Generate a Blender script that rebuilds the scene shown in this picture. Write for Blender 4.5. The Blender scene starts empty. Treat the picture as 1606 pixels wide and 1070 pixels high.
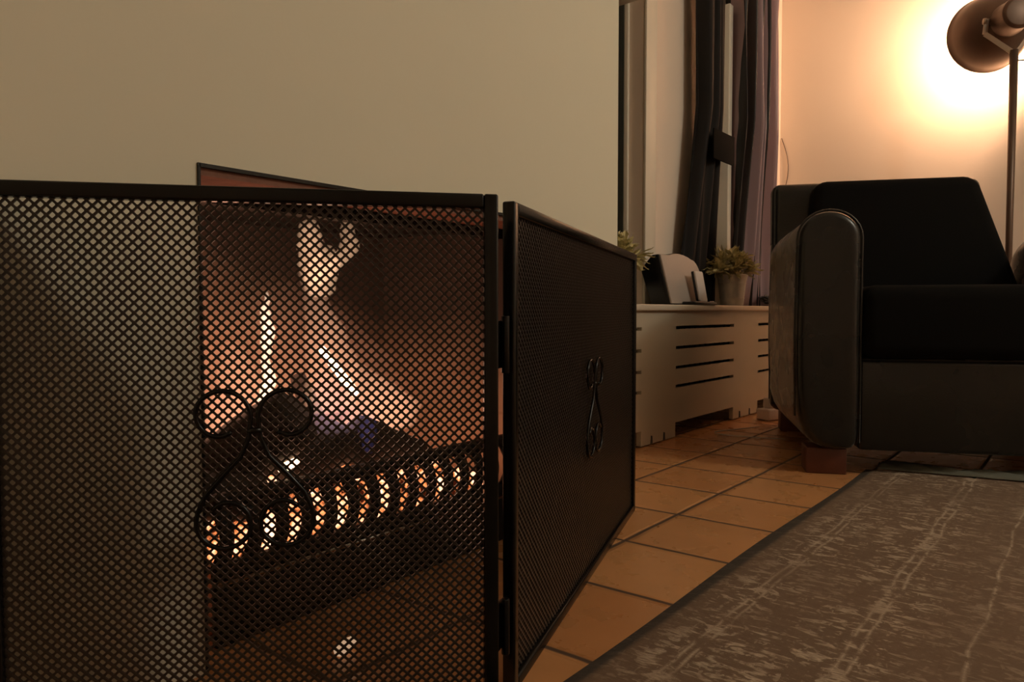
import bpy, bmesh, math, random
from mathutils import Vector, Matrix
random.seed(7)
PI = math.pi
H = 0.42                                   # camera height; room sizes were measured as multiples of it
C = bpy.context.scene.collection

# ------------------------------------------------------------------ camera, world, lights, exposure
sc = bpy.context.scene
sc.view_settings.view_transform = 'Standard'
sc.view_settings.look = 'None'
sc.view_settings.gamma = 1.0
sc.view_settings.use_curve_mapping = False
sc.view_settings.exposure = 0.0
cam_d = bpy.data.cameras.new('camera'); cam = bpy.data.objects.new('camera', cam_d); C.objects.link(cam)
cam.location = (0, 0, H)
cam.rotation_euler = (math.radians(90 - 2.32), 0, math.radians(38.2 - 90))
cam_d.sensor_width = 36; cam_d.lens = 36 * 1159 / 1606; cam_d.clip_start = 0.02
sc.camera = cam
w = bpy.data.worlds.new('night'); sc.world = w; w.use_nodes = True
w.node_tree.nodes['Background'].inputs[0].default_value = (0.02, 0.03, 0.05, 1)
w.node_tree.nodes['Background'].inputs[1].default_value = 0.1

def light(name, kind, loc, power, col, radius=0.1, size=None, rot=(0, 0, 0)):
    d = bpy.data.lights.new(name, kind); d.energy = power; d.color = col
    if kind == 'AREA':
        d.shape = 'RECTANGLE'; d.size, d.size_y = size
    else:
        d.shadow_soft_size = radius
    o = bpy.data.objects.new(name, d); o.location = loc; o.rotation_euler = rot; C.objects.link(o)
    return o
# the room's ceiling lamp, out of view to the right of the viewer
light('ceiling_lamp_light', 'POINT', (2.0, -1.65, 2.1), 38, (1.0, 0.95, 0.80), 0.12)
# the fire's own light
light('fire_light', 'POINT', (1.43 * H, 2.50 * H, 0.78 * H), 0.62, (1.0, 0.47, 0.29), 0.035)
light('fire_light', 'POINT', (1.95 * H, 2.48 * H, 0.62 * H), 0.26, (1.0, 0.47, 0.29), 0.035)
LAMP = Vector((3.43, 0.264, 1.545))        # back cap of the floor lamp's head
LAMP_AX = Vector((0.87, 0.46, 0.05)).normalized()
light('floor_lamp_light', 'POINT', LAMP + LAMP_AX * 0.205, 29.0, (1.0, 0.60, 0.36), 0.03)

# ------------------------------------------------------------------ helpers
class MB:
    def __init__(s): s.v = []; s.f = []
    def add(s, vs, fs):
        n = len(s.v); s.v += [Vector(v) for v in vs]; s.f += [tuple(i + n for i in f) for f in fs]
    def box(s, lo, hi):
        x0, y0, z0 = lo; x1, y1, z1 = hi
        s.add([(x0,y0,z0),(x1,y0,z0),(x1,y1,z0),(x0,y1,z0),(x0,y0,z1),(x1,y0,z1),(x1,y1,z1),(x0,y1,z1)],
              [(0,3,2,1),(4,5,6,7),(0,1,5,4),(1,2,6,5),(2,3,7,6),(3,0,4,7)])
    def bar(s, a, b, w, h, up=(0,0,1)):
        a, b = Vector(a), Vector(b); d = (b - a).normalized(); up = Vector(up)
        x = d.cross(up).normalized(); y = x.cross(d)
        vs = []
        for p in (a, b):
            for i, j in ((-1,-1),(1,-1),(1,1),(-1,1)): vs.append(p + x*w/2*i + y*h/2*j)
        s.add(vs, [(0,3,2,1),(4,5,6,7),(0,1,5,4),(1,2,6,5),(2,3,7,6),(3,0,4,7)])
    def tube(s, path, r, n=8, close=True):
        path = [Vector(p) for p in path]; m = len(path)
        rr = r if isinstance(r, (list, tuple)) else [r] * m
        vs = []; prev = None
        for i, p in enumerate(path):
            t = (path[min(i+1, m-1)] - path[max(i-1, 0)]).normalized()
            if prev is None:
                u = t.orthogonal().normalized()
            else:
                u = (prev - t * prev.dot(t)).normalized()
            prev = u; v = t.cross(u)
            for k in range(n):
                a = 2*PI*k/n; vs.append(p + (u*math.cos(a) + v*math.sin(a)) * rr[i])
        fs = [(i*n+k, i*n+(k+1)%n, (i+1)*n+(k+1)%n, (i+1)*n+k) for i in range(m-1) for k in range(n)]
        if close:
            fs.append(tuple(range(n-1, -1, -1))); fs.append(tuple((m-1)*n + k for k in range(n)))
        s.add(vs, fs)
    def lathe(s, prof, n=32, M=None, cap=True):
        vs = []
        for r, z in prof:
            for k in range(n):
                a = 2*PI*k/n; vs.append(Vector((r*math.cos(a), r*math.sin(a), z)))
        if M is not None: vs = [M @ v for v in vs]
        m = len(prof)
        fs = [(i*n+k, i*n+(k+1)%n, (i+1)*n+(k+1)%n, (i+1)*n+k) for i in range(m-1) for k in range(n)]
        if cap:
            fs.append(tuple(range(n-1, -1, -1))); fs.append(tuple((m-1)*n + k for k in range(n)))
        s.add(vs, fs)
    def loft(s, rings, cap=True):
        n = len(rings[0]); m = len(rings)
        fs = [(i*n+k, i*n+(k+1)%n, (i+1)*n+(k+1)%n, (i+1)*n+k) for i in range(m-1) for k in range(n)]
        if cap:
            fs.append(tuple(range(n-1, -1, -1))); fs.append(tuple((m-1)*n + k for k in range(n)))
        s.add([p for r in rings for p in r], fs)
    def build(s, name, mat, parent=None, smooth=False, bevel=0, seg=2, subsurf=0, fix=True, solid=0):
        me = bpy.data.meshes.new(name); me.from_pydata([tuple(v) for v in s.v], [], s.f)
        if fix:
            b = bmesh.new(); b.from_mesh(me); bmesh.ops.recalc_face_normals(b, faces=b.faces); b.to_mesh(me); b.free()
        if mat: me.materials.append(mat)
        if smooth:
            me.polygons.foreach_set('use_smooth', [True] * len(me.polygons))
        o = bpy.data.objects.new(name, me); C.objects.link(o)
        if parent: o.parent = parent
        if solid:
            m = o.modifiers.new('solid', 'SOLIDIFY'); m.thickness = solid; m.offset = 0
        if bevel:
            m = o.modifiers.new('bevel', 'BEVEL'); m.width = bevel; m.segments = seg; m.limit_method = 'ANGLE'; m.angle_limit = math.radians(35)
            me.polygons.foreach_set('use_smooth', [True] * len(me.polygons))
        if subsurf:
            m = o.modifiers.new('sub', 'SUBSURF'); m.levels = subsurf; m.render_levels = subsurf
        return o

def tag(o, label, cat, group=None, kind=None):
    o['label'] = label; o['category'] = cat
    if group: o['group'] = group
    if kind: o['kind'] = kind
    return o
def thing(name, label, cat, loc=(0,0,0), rz=0, group=None):
    o = bpy.data.objects.new(name, None); C.objects.link(o); o.location = loc; o.rotation_euler = (0, 0, rz)
    o.empty_display_size = 0.05
    return tag(o, label, cat, group)
def struct(o):
    o['kind'] = 'structure'; return o

# ------------------------------------------------------------------ materials
def newmat(name):
    m = bpy.data.materials.new(name); m.use_nodes = True
    nt = m.node_tree; return m, nt, nt.nodes['Principled BSDF']
def N(nt, t, **kw):
    n = nt.nodes.new(t)
    for k, v in kw.items(): setattr(n, k, v)
    return n
def math_n(nt, op, a, b=None, clamp=False):
    n = N(nt, 'ShaderNodeMath', operation=op, use_clamp=clamp)
    for i, v in enumerate((a, b)):
        if v is None: continue
        if isinstance(v, (int, float)): n.inputs[i].default_value = v
        else: nt.links.new(v, n.inputs[i])
    return n.outputs[0]
def mixc(nt, f, a, b):
    n = N(nt, 'ShaderNodeMix', data_type='RGBA')
    for i, v in ((0, f), (6, a), (7, b)):
        if isinstance(v, (int, float)): n.inputs[i].default_value = v
        elif isinstance(v, tuple): n.inputs[i].default_value = (*v, 1)
        else: nt.links.new(v, n.inputs[i])
    return n.outputs[2]
def ramp(nt, f, stops):
    n = N(nt, 'ShaderNodeValToRGB'); e = n.color_ramp.elements
    while len(e) < len(stops): e.new(0.5)
    for i, (p, c) in enumerate(stops):
        e[i].position = p; e[i].color = (c, c, c, 1) if isinstance(c, (int, float)) else (*c, 1)
    nt.links.new(f, n.inputs[0]); return n.outputs[0]
def noise(nt, scale, detail=3, rough=0.5, vec=None, dist=0):
    n = N(nt, 'ShaderNodeTexNoise'); n.inputs['Scale'].default_value = scale
    n.inputs['Detail'].default_value = detail; n.inputs['Roughness'].default_value = rough; n.inputs['Distortion'].default_value = dist
    if vec is None:
        vec = N(nt, 'ShaderNodeNewGeometry').outputs['Position']
    nt.links.new(vec, n.inputs['Vector']); return n.outputs['Fac']
def bump(nt, bs, h, strength, dist=0.002):
    b = N(nt, 'ShaderNodeBump'); b.inputs['Strength'].default_value = strength; b.inputs['Distance'].default_value = dist
    nt.links.new(h, b.inputs['Height']); nt.links.new(b.outputs[0], bs.inputs['Normal'])
def mat(name, col, rough=0.6, metal=0, var=0.12, scale=20, bmp=0.0, bscale=80, spec=0.5):
    m, nt, bs = newmat(name)
    bs.inputs['Roughness'].default_value = rough; bs.inputs['Metallic'].default_value = metal
    bs.inputs['Specular IOR Level'].default_value = spec
    f = noise(nt, scale)
    c = mixc(nt, f, tuple(x*(1-var) for x in col), tuple(min(1, x*(1+var)) for x in col))
    nt.links.new(c, bs.inputs['Base Color'])
    if bmp: bump(nt, bs, noise(nt, bscale, 4), bmp)
    return m
def emis(name, col, st):
    m, nt, bs = newmat(name); nt.nodes.remove(bs)
    e = N(nt, 'ShaderNodeEmission'); e.inputs[0].default_value = (*col, 1); e.inputs[1].default_value = st
    nt.links.new(e.outputs[0], nt.nodes['Material Output'].inputs[0]); return m

M = {}
M['breast'] = mat('plaster_breast', (0.80, 0.755, 0.60), 0.85, var=0.03, scale=3, bmp=0.15, bscale=60)
M['wall'] = mat('plaster_cream', (0.85, 0.72, 0.60), 0.85, var=0.03, scale=3, bmp=0.15, bscale=60)
M['ceiling'] = mat('ceiling_white', (0.8, 0.78, 0.72), 0.9, var=0.02)
M['white'] = mat('white_gloss_paint', (0.80, 0.74, 0.62), 0.45, var=0.03, scale=5)
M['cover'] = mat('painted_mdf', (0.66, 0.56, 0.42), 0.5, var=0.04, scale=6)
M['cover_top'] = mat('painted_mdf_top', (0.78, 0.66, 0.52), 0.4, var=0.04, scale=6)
M['black'] = mat('black_steel', (0.004, 0.0038, 0.0036), 0.24, var=0.2, scale=60, bmp=0.05, bscale=200, spec=0.3)
M['mesh'] = mat('black_mesh_steel', (0.036, 0.028, 0.023), 0.32, metal=0.0, var=0.2, scale=60, spec=0.4)
M['iron'] = mat('cast_iron', (0.006, 0.005, 0.0045), 0.6, spec=0.25, var=0.3, scale=60, bmp=0.3, bscale=150)
M['sootlog'] = mat('charred_wood', (0.018, 0.013, 0.011), 0.9, var=0.4, scale=50, bmp=1.0, bscale=90)
M['dark'] = mat('dark_radiator', (0.05, 0.045, 0.04), 0.6)
M['plasticblack'] = mat('black_plastic', (0.01, 0.01, 0.011), 0.35)
M['silver'] = mat('grey_speaker_cloth', (0.50, 0.41, 0.35), 0.7, var=0.05, scale=300)
M['pinkwhite'] = mat('white_plastic', (0.80, 0.70, 0.64), 0.35, var=0.02)
M['zinc'] = mat('zinc_pot', (0.62, 0.58, 0.52), 0.42, metal=0.4, var=0.25, scale=40, bmp=0.2, bscale=90)
M['leaf'] = mat('olive_leaf', (0.62, 0.55, 0.28), 0.5, var=0.45, scale=60)
M['soil'] = mat('moss', (0.10, 0.09, 0.04), 0.9)
M['redwood'] = mat('stained_wood', (0.10, 0.028, 0.014), 0.45, var=0.3, scale=30)
M['lampmetal'] = mat('brown_grey_metal', (0.13, 0.085, 0.062), 0.42, metal=0.6, var=0.15, scale=20)
M['yoke'] = mat('brushed_steel', (0.45, 0.38, 0.32), 0.35, metal=0.8, var=0.1)
M['lampinner'] = mat('white_enamel', (0.85, 0.82, 0.75), 0.5, var=0.02)
M['bulb'] = emis('bulb_glow', (1.0, 0.68, 0.38), 60)
M['cable'] = mat('white_cable', (0.6, 0.52, 0.45), 0.5)
M['curtain'] = mat('mauve_curtain', (0.42, 0.31, 0.32), 0.42, var=0.1, scale=8, bmp=0.15, bscale=60, spec=0.8)
M['curtaindark'] = mat('shaded_curtain', (0.010, 0.008, 0.0075), 0.7, var=0.2, scale=8, spec=0.25)  # curtain cloth darkened to paint the shade on the left panel
M['cloth'] = mat('grey_cloth', (0.13, 0.13, 0.10), 0.9, var=0.2, scale=40)

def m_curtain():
    m, nt, bs = newmat('fold_shade_curtain'); bs.inputs['Roughness'].default_value = 0.45
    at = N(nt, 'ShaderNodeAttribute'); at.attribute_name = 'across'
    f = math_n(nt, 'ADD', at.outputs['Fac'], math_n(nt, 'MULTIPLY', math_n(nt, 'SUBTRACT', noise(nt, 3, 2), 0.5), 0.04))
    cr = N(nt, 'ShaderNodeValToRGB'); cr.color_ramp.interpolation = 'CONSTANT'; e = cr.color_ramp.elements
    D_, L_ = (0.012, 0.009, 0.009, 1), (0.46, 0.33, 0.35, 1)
    st = [(0, D_), (.05, L_), (.09, D_), (.30, D_), (.33, L_), (.42, D_), (.55, L_), (.60, D_), (.64, L_), (.71, D_), (.78, L_), (1.0, L_)]  # lit and shaded folds painted as mauve and dark bands
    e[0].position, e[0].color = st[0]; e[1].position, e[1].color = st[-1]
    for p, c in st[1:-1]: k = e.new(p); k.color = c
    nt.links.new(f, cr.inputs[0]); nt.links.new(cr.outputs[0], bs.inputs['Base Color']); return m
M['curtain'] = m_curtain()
def m_leather():
    m, nt, bs = newmat('black_leather')
    bs.inputs['Base Color'].default_value = (0.010, 0.010, 0.009, 1); bs.inputs['Sheen Weight'].default_value = 0.27; bs.inputs['Sheen Roughness'].default_value = 0.35; bs.inputs['Sheen Tint'].default_value = (1, 0.9, 0.8, 1); bs.inputs['Specular IOR Level'].default_value = 0.5
    f = noise(nt, 6, 3)
    nt.links.new(ramp(nt, f, [(0.3, 0.22), (0.7, 0.32)]), bs.inputs['Roughness'])
    g = math_n(nt, 'ADD', math_n(nt, 'MULTIPLY', noise(nt, 5, 1), 0.6), math_n(nt, 'MULTIPLY', noise(nt, 260, 2), 0.05))
    bump(nt, bs, g, 0.25, 0.012); return m
M['leather'] = m_leather()
def m_sideleather():  # paler leather copy with the side's light in its colour, unused
    m, nt, bs = newmat('lit_leather_side')
    bs.inputs['Base Color'].default_value = (0.050, 0.045, 0.040, 1)
    bs.inputs['Specular IOR Level'].default_value = 0.8
    bs.inputs['Roughness'].default_value = 0.42
    bump(nt, bs, noise(nt, 9, 2, dist=0.6), 0.3, 0.02); return m
M['fabric'] = mat('dark_cushion_fabric', (0.006, 0.0055, 0.005), 0.95, var=0.3, scale=200, spec=0.1)

def m_tiles():
    m, nt, bs = newmat('terracotta_tiles')
    pos = N(nt, 'ShaderNodeNewGeometry').outputs['Position']
    # warp a touch so the joints are not ruler straight
    nv = N(nt, 'ShaderNodeTexNoise'); nv.inputs['Scale'].default_value = 7; nt.links.new(pos, nv.inputs['Vector'])
    ad = N(nt, 'ShaderNodeVectorMath', operation='MULTIPLY_ADD'); nt.links.new(nv.outputs['Color'], ad.inputs[0])
    ad.inputs[1].default_value = (0.006, 0.006, 0); nt.links.new(pos, ad.inputs[2])
    sp = N(nt, 'ShaderNodeSeparateXYZ'); nt.links.new(ad.outputs[0], sp.inputs[0])
    S = 0.2197
    u = math_n(nt, 'DIVIDE', math_n(nt, 'SUBTRACT', sp.outputs[0], 1.760*H - 10*S + 0.003), S)
    v = math_n(nt, 'DIVIDE', math_n(nt, 'SUBTRACT', sp.outputs[1], 1.585*H - 20*S + 0.003), S)
    def edge(t):
        fr = math_n(nt, 'FRACT', t); return math_n(nt, 'MINIMUM', fr, math_n(nt, 'SUBTRACT', 1.0, fr))
    e = math_n(nt, 'MINIMUM', edge(u), edge(v))
    tile = ramp(nt, e, [(0.012, 0.0), (0.026, 1.0)])
    cb = N(nt, 'ShaderNodeCombineXYZ'); nt.links.new(math_n(nt, 'FLOOR', u), cb.inputs[0]); nt.links.new(math_n(nt, 'FLOOR', v), cb.inputs[1])
    wn = N(nt, 'ShaderNodeTexWhiteNoise', noise_dimensions='3D'); nt.links.new(cb.outputs[0], wn.inputs[0])
    base = mixc(nt, wn.outputs[0], (0.54, 0.24, 0.088), (0.65, 0.315, 0.122))
    mott = ramp(nt, noise(nt, 9, 5, 0.6), [(0.3, 0.92), (0.7, 1.05)])
    mm = N(nt, 'ShaderNodeMix', data_type='RGBA', blend_type='MULTIPLY'); mm.inputs[0].default_value = 1
    nt.links.new(base, mm.inputs[6]); nt.links.new(mott, mm.inputs[7])
    c = mixc(nt, tile, (0.085, 0.048, 0.028), mm.outputs[2])
    nt.links.new(c, bs.inputs['Base Color'])
    r = math_n(nt, 'ADD', math_n(nt, 'MULTIPLY', noise(nt, 14, 3), 0.22), 0.18)
    nt.links.new(mixc(nt, tile, (0.8, 0.8, 0.8), r), bs.inputs['Roughness'])
    hgt = math_n(nt, 'ADD', ramp(nt, e, [(0.010, 0.0), (0.05, 1.0)]), math_n(nt, 'MULTIPLY', noise(nt, 10, 2), 0.3))
    bump(nt, bs, hgt, 0.5, 0.004); return m
M['tiles'] = m_tiles()

def m_brick():
    m, nt, bs = newmat('firebrick')
    bs.inputs['Roughness'].default_value = 0.9
    pos = N(nt, 'ShaderNodeNewGeometry').outputs['Position']
    sp = N(nt, 'ShaderNodeSeparateXYZ'); nt.links.new(pos, sp.inputs[0])
    cb = N(nt, 'ShaderNodeCombineXYZ'); nt.links.new(math_n(nt, 'ADD', sp.outputs[0], sp.outputs[1]), cb.inputs[0]); nt.links.new(sp.outputs[2], cb.inputs[1])
    b = N(nt, 'ShaderNodeTexBrick'); nt.links.new(cb.outputs[0], b.inputs['Vector'])
    b.inputs['Color1'].default_value = (0.38, 0.27, 0.20, 1); b.inputs['Color2'].default_value = (0.45, 0.32, 0.24, 1); b.inputs['Mortar'].default_value = (0.36, 0.25, 0.18, 1)
    b.inputs['Scale'].default_value = 1; b.inputs['Mortar Size'].default_value = 0.004; b.inputs['Mortar Smooth'].default_value = 0.5
    b.inputs['Brick Width'].default_value = 0.225; b.inputs['Row Height'].default_value = 0.075
    soot_shade = ramp(nt, math_n(nt, 'ADD', math_n(nt, 'ADD', sp.outputs[2], math_n(nt, 'MULTIPLY', math_n(nt, 'SUBTRACT', sp.outputs[0], 0.70), 0.30)), math_n(nt, 'MULTIPLY', noise(nt, 7, 4), 0.12)), [(0.46, 0.0), (0.58, 1.0)])  # soot towards the top; the fire's falloff to the right painted in
    c = mixc(nt, soot_shade, b.outputs[0], (0.070, 0.050, 0.042))
    nt.links.new(c, bs.inputs['Base Color'])
    bump(nt, bs, noise(nt, 60, 4), 0.4, 0.004); return m
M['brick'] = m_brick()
M['redbrick'] = mat('red_brick', (0.26, 0.115, 0.075), 0.8, var=0.5, scale=35, bmp=0.5, bscale=60)

def m_ember():
    m, nt, bs = newmat('ember'); nt.nodes.remove(bs)
    f = noise(nt, 34, 3, 0.6)
    cr = N(nt, 'ShaderNodeValToRGB'); e = cr.color_ramp.elements
    e[0].position = 0.40; e[0].color = (0.02, 0.003, 0.001, 1); e[1].position = 0.66; e[1].color = (1, 0.62, 0.40, 1)
    k = e.new(0.50); k.color = (0.75, 0.20, 0.06, 1)
    nt.links.new(f, cr.inputs[0])
    em = N(nt, 'ShaderNodeEmission'); nt.links.new(cr.outputs[0], em.inputs[0]); em.inputs[1].default_value = 2.6
    nt.links.new(em.outputs[0], nt.nodes['Material Output'].inputs[0]); return m
M['ember'] = m_ember()
def m_flame(name, col, dens):
    m, nt, bs = newmat(name); nt.nodes.remove(bs)
    e = N(nt, 'ShaderNodeEmission'); e.inputs[0].default_value = (*col, 1); e.inputs[1].default_value = dens
    nt.links.new(e.outputs[0], nt.nodes['Material Output'].inputs['Volume']); return m

def m_rug():
    m, nt, bs = newmat('vintage_rug'); bs.inputs['Roughness'].default_value = 0.95
    bs.inputs['Specular IOR Level'].default_value = 0.15
    pos = N(nt, 'ShaderNodeNewGeometry').outputs['Position']
    sp = N(nt, 'ShaderNodeSeparateXYZ'); nt.links.new(pos, sp.inputs[0])
    x, y = sp.outputs[0], sp.outputs[1]
    d = math_n(nt, 'SUBTRACT', 1.107*H, y)                 # distance in from the left edge
    wob = math_n(nt, 'MULTIPLY', math_n(nt, 'SUBTRACT', noise(nt, 5, 3), 0.5), 0.03)
    dd = math_n(nt, 'ADD', d, wob)
    def line(c, w):
        q = math_n(nt, 'ABSOLUTE', math_n(nt, 'SUBTRACT', dd, c)); return ramp(nt, q, [(w*0.5, 1.0), (w, 0.0)])
    lines = line(0.085, 0.004)
    for c, w_ in ((0.097, 0.0035), (0.235, 0.004), (0.25, 0.0035), (0.36, 0.003), (0.50, 0.005), (0.515, 0.004)):
        lines = math_n(nt, 'MAXIMUM', lines, line(c, w_))
    # scrolling motifs: mirrored, repeated cells carrying contour lines of a warped noise
    CELL = 0.165
    px = math_n(nt, 'PINGPONG', x, CELL); py = math_n(nt, 'PINGPONG', dd, CELL * 0.9)
    cb = N(nt, 'ShaderNodeCombineXYZ'); nt.links.new(px, cb.inputs[0]); nt.links.new(py, cb.inputs[1])
    def strokes(sx, sy, lo, hi, dist):
        mp = N(nt, 'ShaderNodeMapping'); mp.inputs['Scale'].default_value = (sx, sy, 1); nt.links.new(cb.outputs[0], mp.inputs['Vector'])
        return ramp(nt, noise(nt, 1, 2, 0.5, mp.outputs[0], dist), [(lo, 0.0), (hi, 1.0)])
    mot = math_n(nt, 'SUBTRACT', strokes(75, 27, 0.55, 0.60, 0.5), math_n(nt, 'MULTIPLY', strokes(75, 27, 0.66, 0.70, 0.5), 0.7))
    mot2 = math_n(nt, 'MAXIMUM', strokes(150, 70, 0.58, 0.64, 0.3), math_n(nt, 'MULTIPLY', strokes(40, 120, 0.62, 0.66, 0.3), 0.9))
    band = ramp(nt, math_n(nt, 'PINGPONG', math_n(nt, 'ADD', dd, 0.02), 0.19), [(0.05, 0.45), (0.09, 1.0)])
    mot = math_n(nt, 'MULTIPLY', math_n(nt, 'MAXIMUM', mot, math_n(nt, 'MULTIPLY', mot2, 0.7)), band)
    pat = math_n(nt, 'MAXIMUM', mot, lines)
    wear = ramp(nt, noise(nt, 26, 6, 0.75), [(0.40, 0.0), (0.50, 1.0)])
    st = N(nt, 'ShaderNodeMapping'); st.inputs['Scale'].default_value = (500, 60, 1); nt.links.new(pos, st.inputs['Vector'])
    weave = noise(nt, 1, 2, 0.7, st.outputs[0])
    wv = ramp(nt, weave, [(0.42, 0.0), (0.62, 1.0)])
    wear2 = ramp(nt, noise(nt, 4, 3), [(0.36, 0.35), (0.52, 1.0)])
    fac = math_n(nt, 'MULTIPLY', math_n(nt, 'MULTIPLY', pat, wear), wear2)
    fac = math_n(nt, 'MULTIPLY', fac, math_n(nt, 'ADD', math_n(nt, 'MULTIPLY', wv, 0.5), 0.5))
    g = mixc(nt, noise(nt, 60, 4, 0.7), (0.15, 0.096, 0.064), (0.235, 0.158, 0.108))
    edge = ramp(nt, d, [(0.020, 1.0), (0.030, 0.0)])
    g2 = mixc(nt, edge, g, (0.075, 0.062, 0.052))
    fac = math_n(nt, 'MULTIPLY', fac, math_n(nt, 'SUBTRACT', 1.0, math_n(nt, 'MULTIPLY', edge, 0.8)))
    c = mixc(nt, fac, g2, (0.60, 0.47, 0.345))
    nt.links.new(c, bs.inputs['Base Color'])
    bump(nt, bs, math_n(nt, 'ADD', weave, math_n(nt, 'MULTIPLY', fac, 0.6)), 0.6, 0.003); return m
M['rug'] = m_rug()

def m_glass():
    m, nt, bs = newmat('window_glass')
    bs.inputs['Base Color'].default_value = (0.25, 0.3, 0.27, 1); bs.inputs['Roughness'].default_value = 0.03
    bs.inputs['Transmission Weight'].default_value = 1.0; bs.inputs['IOR'].default_value = 1.25; return m
M['glass'] = m_glass()

# ------------------------------------------------------------------ room shell
YW = 1.90 * H          # chimney breast front
YB = 3.00 * H          # back wall of the alcove
XF = 9.0 * H           # far wall (the lamp's)
X0, Y0, ZC = -1.6, -2.4, 2.45
XC = 3.275 * H         # chimney breast corner
OX0, OX1, OZ = 1.053 * H, 2.66 * H, 1.391 * H     # fire opening
b = MB(); b.box((X0 - .1, Y0 - .1, -0.06), (XF + .12, YB + .25, 0)); struct(b.build('floor', M['tiles']))
b = MB(); b.box((X0 - .1, Y0 - .1, ZC), (XF + .12, YB + .25, ZC + .08)); struct(b.build('ceiling', M['ceiling']))
b = MB(); b.box((XF, Y0 - .1, 0), (XF + .12, YB + .25, ZC)); struct(b.build('wall_far', M['wall']))
b = MB(); b.box((X0, Y0 - .1, 0), (XF, Y0, ZC)); struct(b.build('wall_right', M['wall']))
b = MB(); b.box((X0 - .1, Y0 - .1, 0), (X0, YB + .25, ZC)); struct(b.build('wall_near', M['wall']))
# chimney breast: two piers and the wall above the opening, plus the masonry behind the firebox
FB = 2.80 * H
b = MB()
b.box((X0, YW, 0), (OX0, YB, ZC)); b.box((OX1, YW, 0), (XC, YB, ZC)); b.box((OX0, YW, OZ), (OX1, YB, ZC)); b.box((OX0, FB + .03, 0), (OX1, YB, OZ))
struct(b.build('wall_left', M['breast']))
# alcove wall with two window openings
WX0, WX1, WZ0, WZ1 = XC + .02, 5.587 * H, 1.05 * H, 1.66
CX0, CX1 = 7.02 * H, 8.55 * H
b = MB()
for x0, x1, z0, z1 in ((XC, WX0, 0, ZC), (WX0, WX1, 0, WZ0), (WX0, WX1, WZ1, ZC), (WX1, CX0, 0, ZC),
                       (CX0, CX1, 0, WZ0), (CX0, CX1, WZ1, ZC), (CX1, XF, 0, ZC)):
    b.box((x0, YB, z0), (x1, YB + .2, z1))
struct(b.build('wall_back', M['wall']))
def window(idx, x0, x1, z0, z1, label_cas=True, mull=None):
    r = struct(thing('window_%d' % idx, 'dark night window in a cream frame behind the radiator cover' if idx == 1 else
              'dark night window behind the drawn curtains by the far wall', 'window', ((x0+x1)/2, YB, z0)))
    cx = (x0 + x1) / 2
    f = MB(); wd = 0.05; y0, y1 = 0.055, 0.095
    for a, bb, c, d in ((x0, x0+.02, z0, z1), (x1-.012, x1, z0, z1), (x0, x1, z1-wd, z1), (x0, x1, z0, z0+wd)):
        f.box((a - cx, y0, c - z0), (bb - cx, y1, d - z0))
    if mull:
        f.box((mull - .018 - cx, -.078, .004), (mull + .018 - cx, .0, z1 - z0))
    f.build('window_frame', M['white'], r, bevel=.003)
    g = MB(); g.box((x0 + .01 - cx, .07, .02), (x1 - .01 - cx, .076, z1 - z0 - .02)); g.build('pane', M['glass'], r)
    # reveal lining and the flat casing round the opening
    c = MB()
    c.box((x1 - .001 - cx, -.012, 0), (x1 + .077 - cx, -.001, z1 - z0 + .07))
    c.box((x0 - cx, -.012, z1 - z0), (x1 - cx, -.001, z1 - z0 + .07))
    c.build('casing', M['white'], r, bevel=.002)
    return r
window(1, WX0, WX1, WZ0, WZ1)
window(2, CX0, CX1, WZ0, WZ1, mull=7.00 * H)
# pelmet over the alcove window
pz = 3.39 * H
b = MB(); b.box((XC + .003, 2.655 * H, pz), (5.16 * H, YB - .001, pz + .11))
p_ = b.build('window_pelmet', M['white'], bevel=.004); tag(p_, 'cream boxed pelmet jutting out above the dark window strip beside the chimney breast', 'pelmet')

# ------------------------------------------------------------------ fireplace
fp = thing('fireplace', 'brick-lined open fireplace recess set in the olive-cream wall', 'fireplace', ((OX0+OX1)/2, YW, 0))
fx = (OX0 + OX1) / 2
def L(bx):  # shift into fireplace space
    for i, v in enumerate(bx.v): bx.v[i] = v - Vector((fx, YW, 0))
    return bx
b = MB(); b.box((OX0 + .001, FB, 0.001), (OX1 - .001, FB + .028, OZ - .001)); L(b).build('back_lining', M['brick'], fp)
b = MB()
b.add([(OX0+.001, YW+.001, .001), (OX0+.003, YW+.001, .001), (OX0+.012, FB, .001), (OX0+.001, FB, .001)] +
      [(OX0+.001, YW+.001, OZ-.012), (OX0+.003, YW+.001, OZ-.012), (OX0+.012, FB, OZ-.012), (OX0+.001, FB, OZ-.012)],
      [(0,3,2,1),(4,5,6,7),(0,1,5,4),(1,2,6,5),(2,3,7,6),(3,0,4,7)])
for v in b.v[:]: pass
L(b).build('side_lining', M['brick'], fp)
b = MB()
b.add([(OX1-.001, YW+.001, .001), (OX1-.012, YW+.001, .001), (OX1-.06, FB, .001), (OX1-.001, FB, .001)] +
      [(OX1-.001, YW+.001, OZ-.012), (OX1-.012, YW+.001, OZ-.012), (OX1-.06, FB, OZ-.012), (OX1-.001, FB, OZ-.012)],
      [(0,3,2,1),(4,5,6,7),(0,1,5,4),(1,2,6,5),(2,3,7,6),(3,0,4,7)])
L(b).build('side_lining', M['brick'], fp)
b = MB(); b.box((OX0+.002, YW+.002, OZ-.010), (OX1-.002, 2.10*H, OZ-.001)); o = L(b).build('lintel_lining', M['redbrick'], fp); o['label'] = 'red brick underside of the opening'
b = MB(); b.box((OX0, YW-.0025, OZ-.0015), (OX1, YW+.003, OZ+.003)); b.box((OX0-.002, YW-.0025, .001), (OX0+.001, YW+.003, OZ+.003)); b.box((OX1-.001, YW-.0025, .001), (OX1+.002, YW+.003, OZ+.003))
L(b).build('trim_strip', M['black'], fp)

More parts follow.
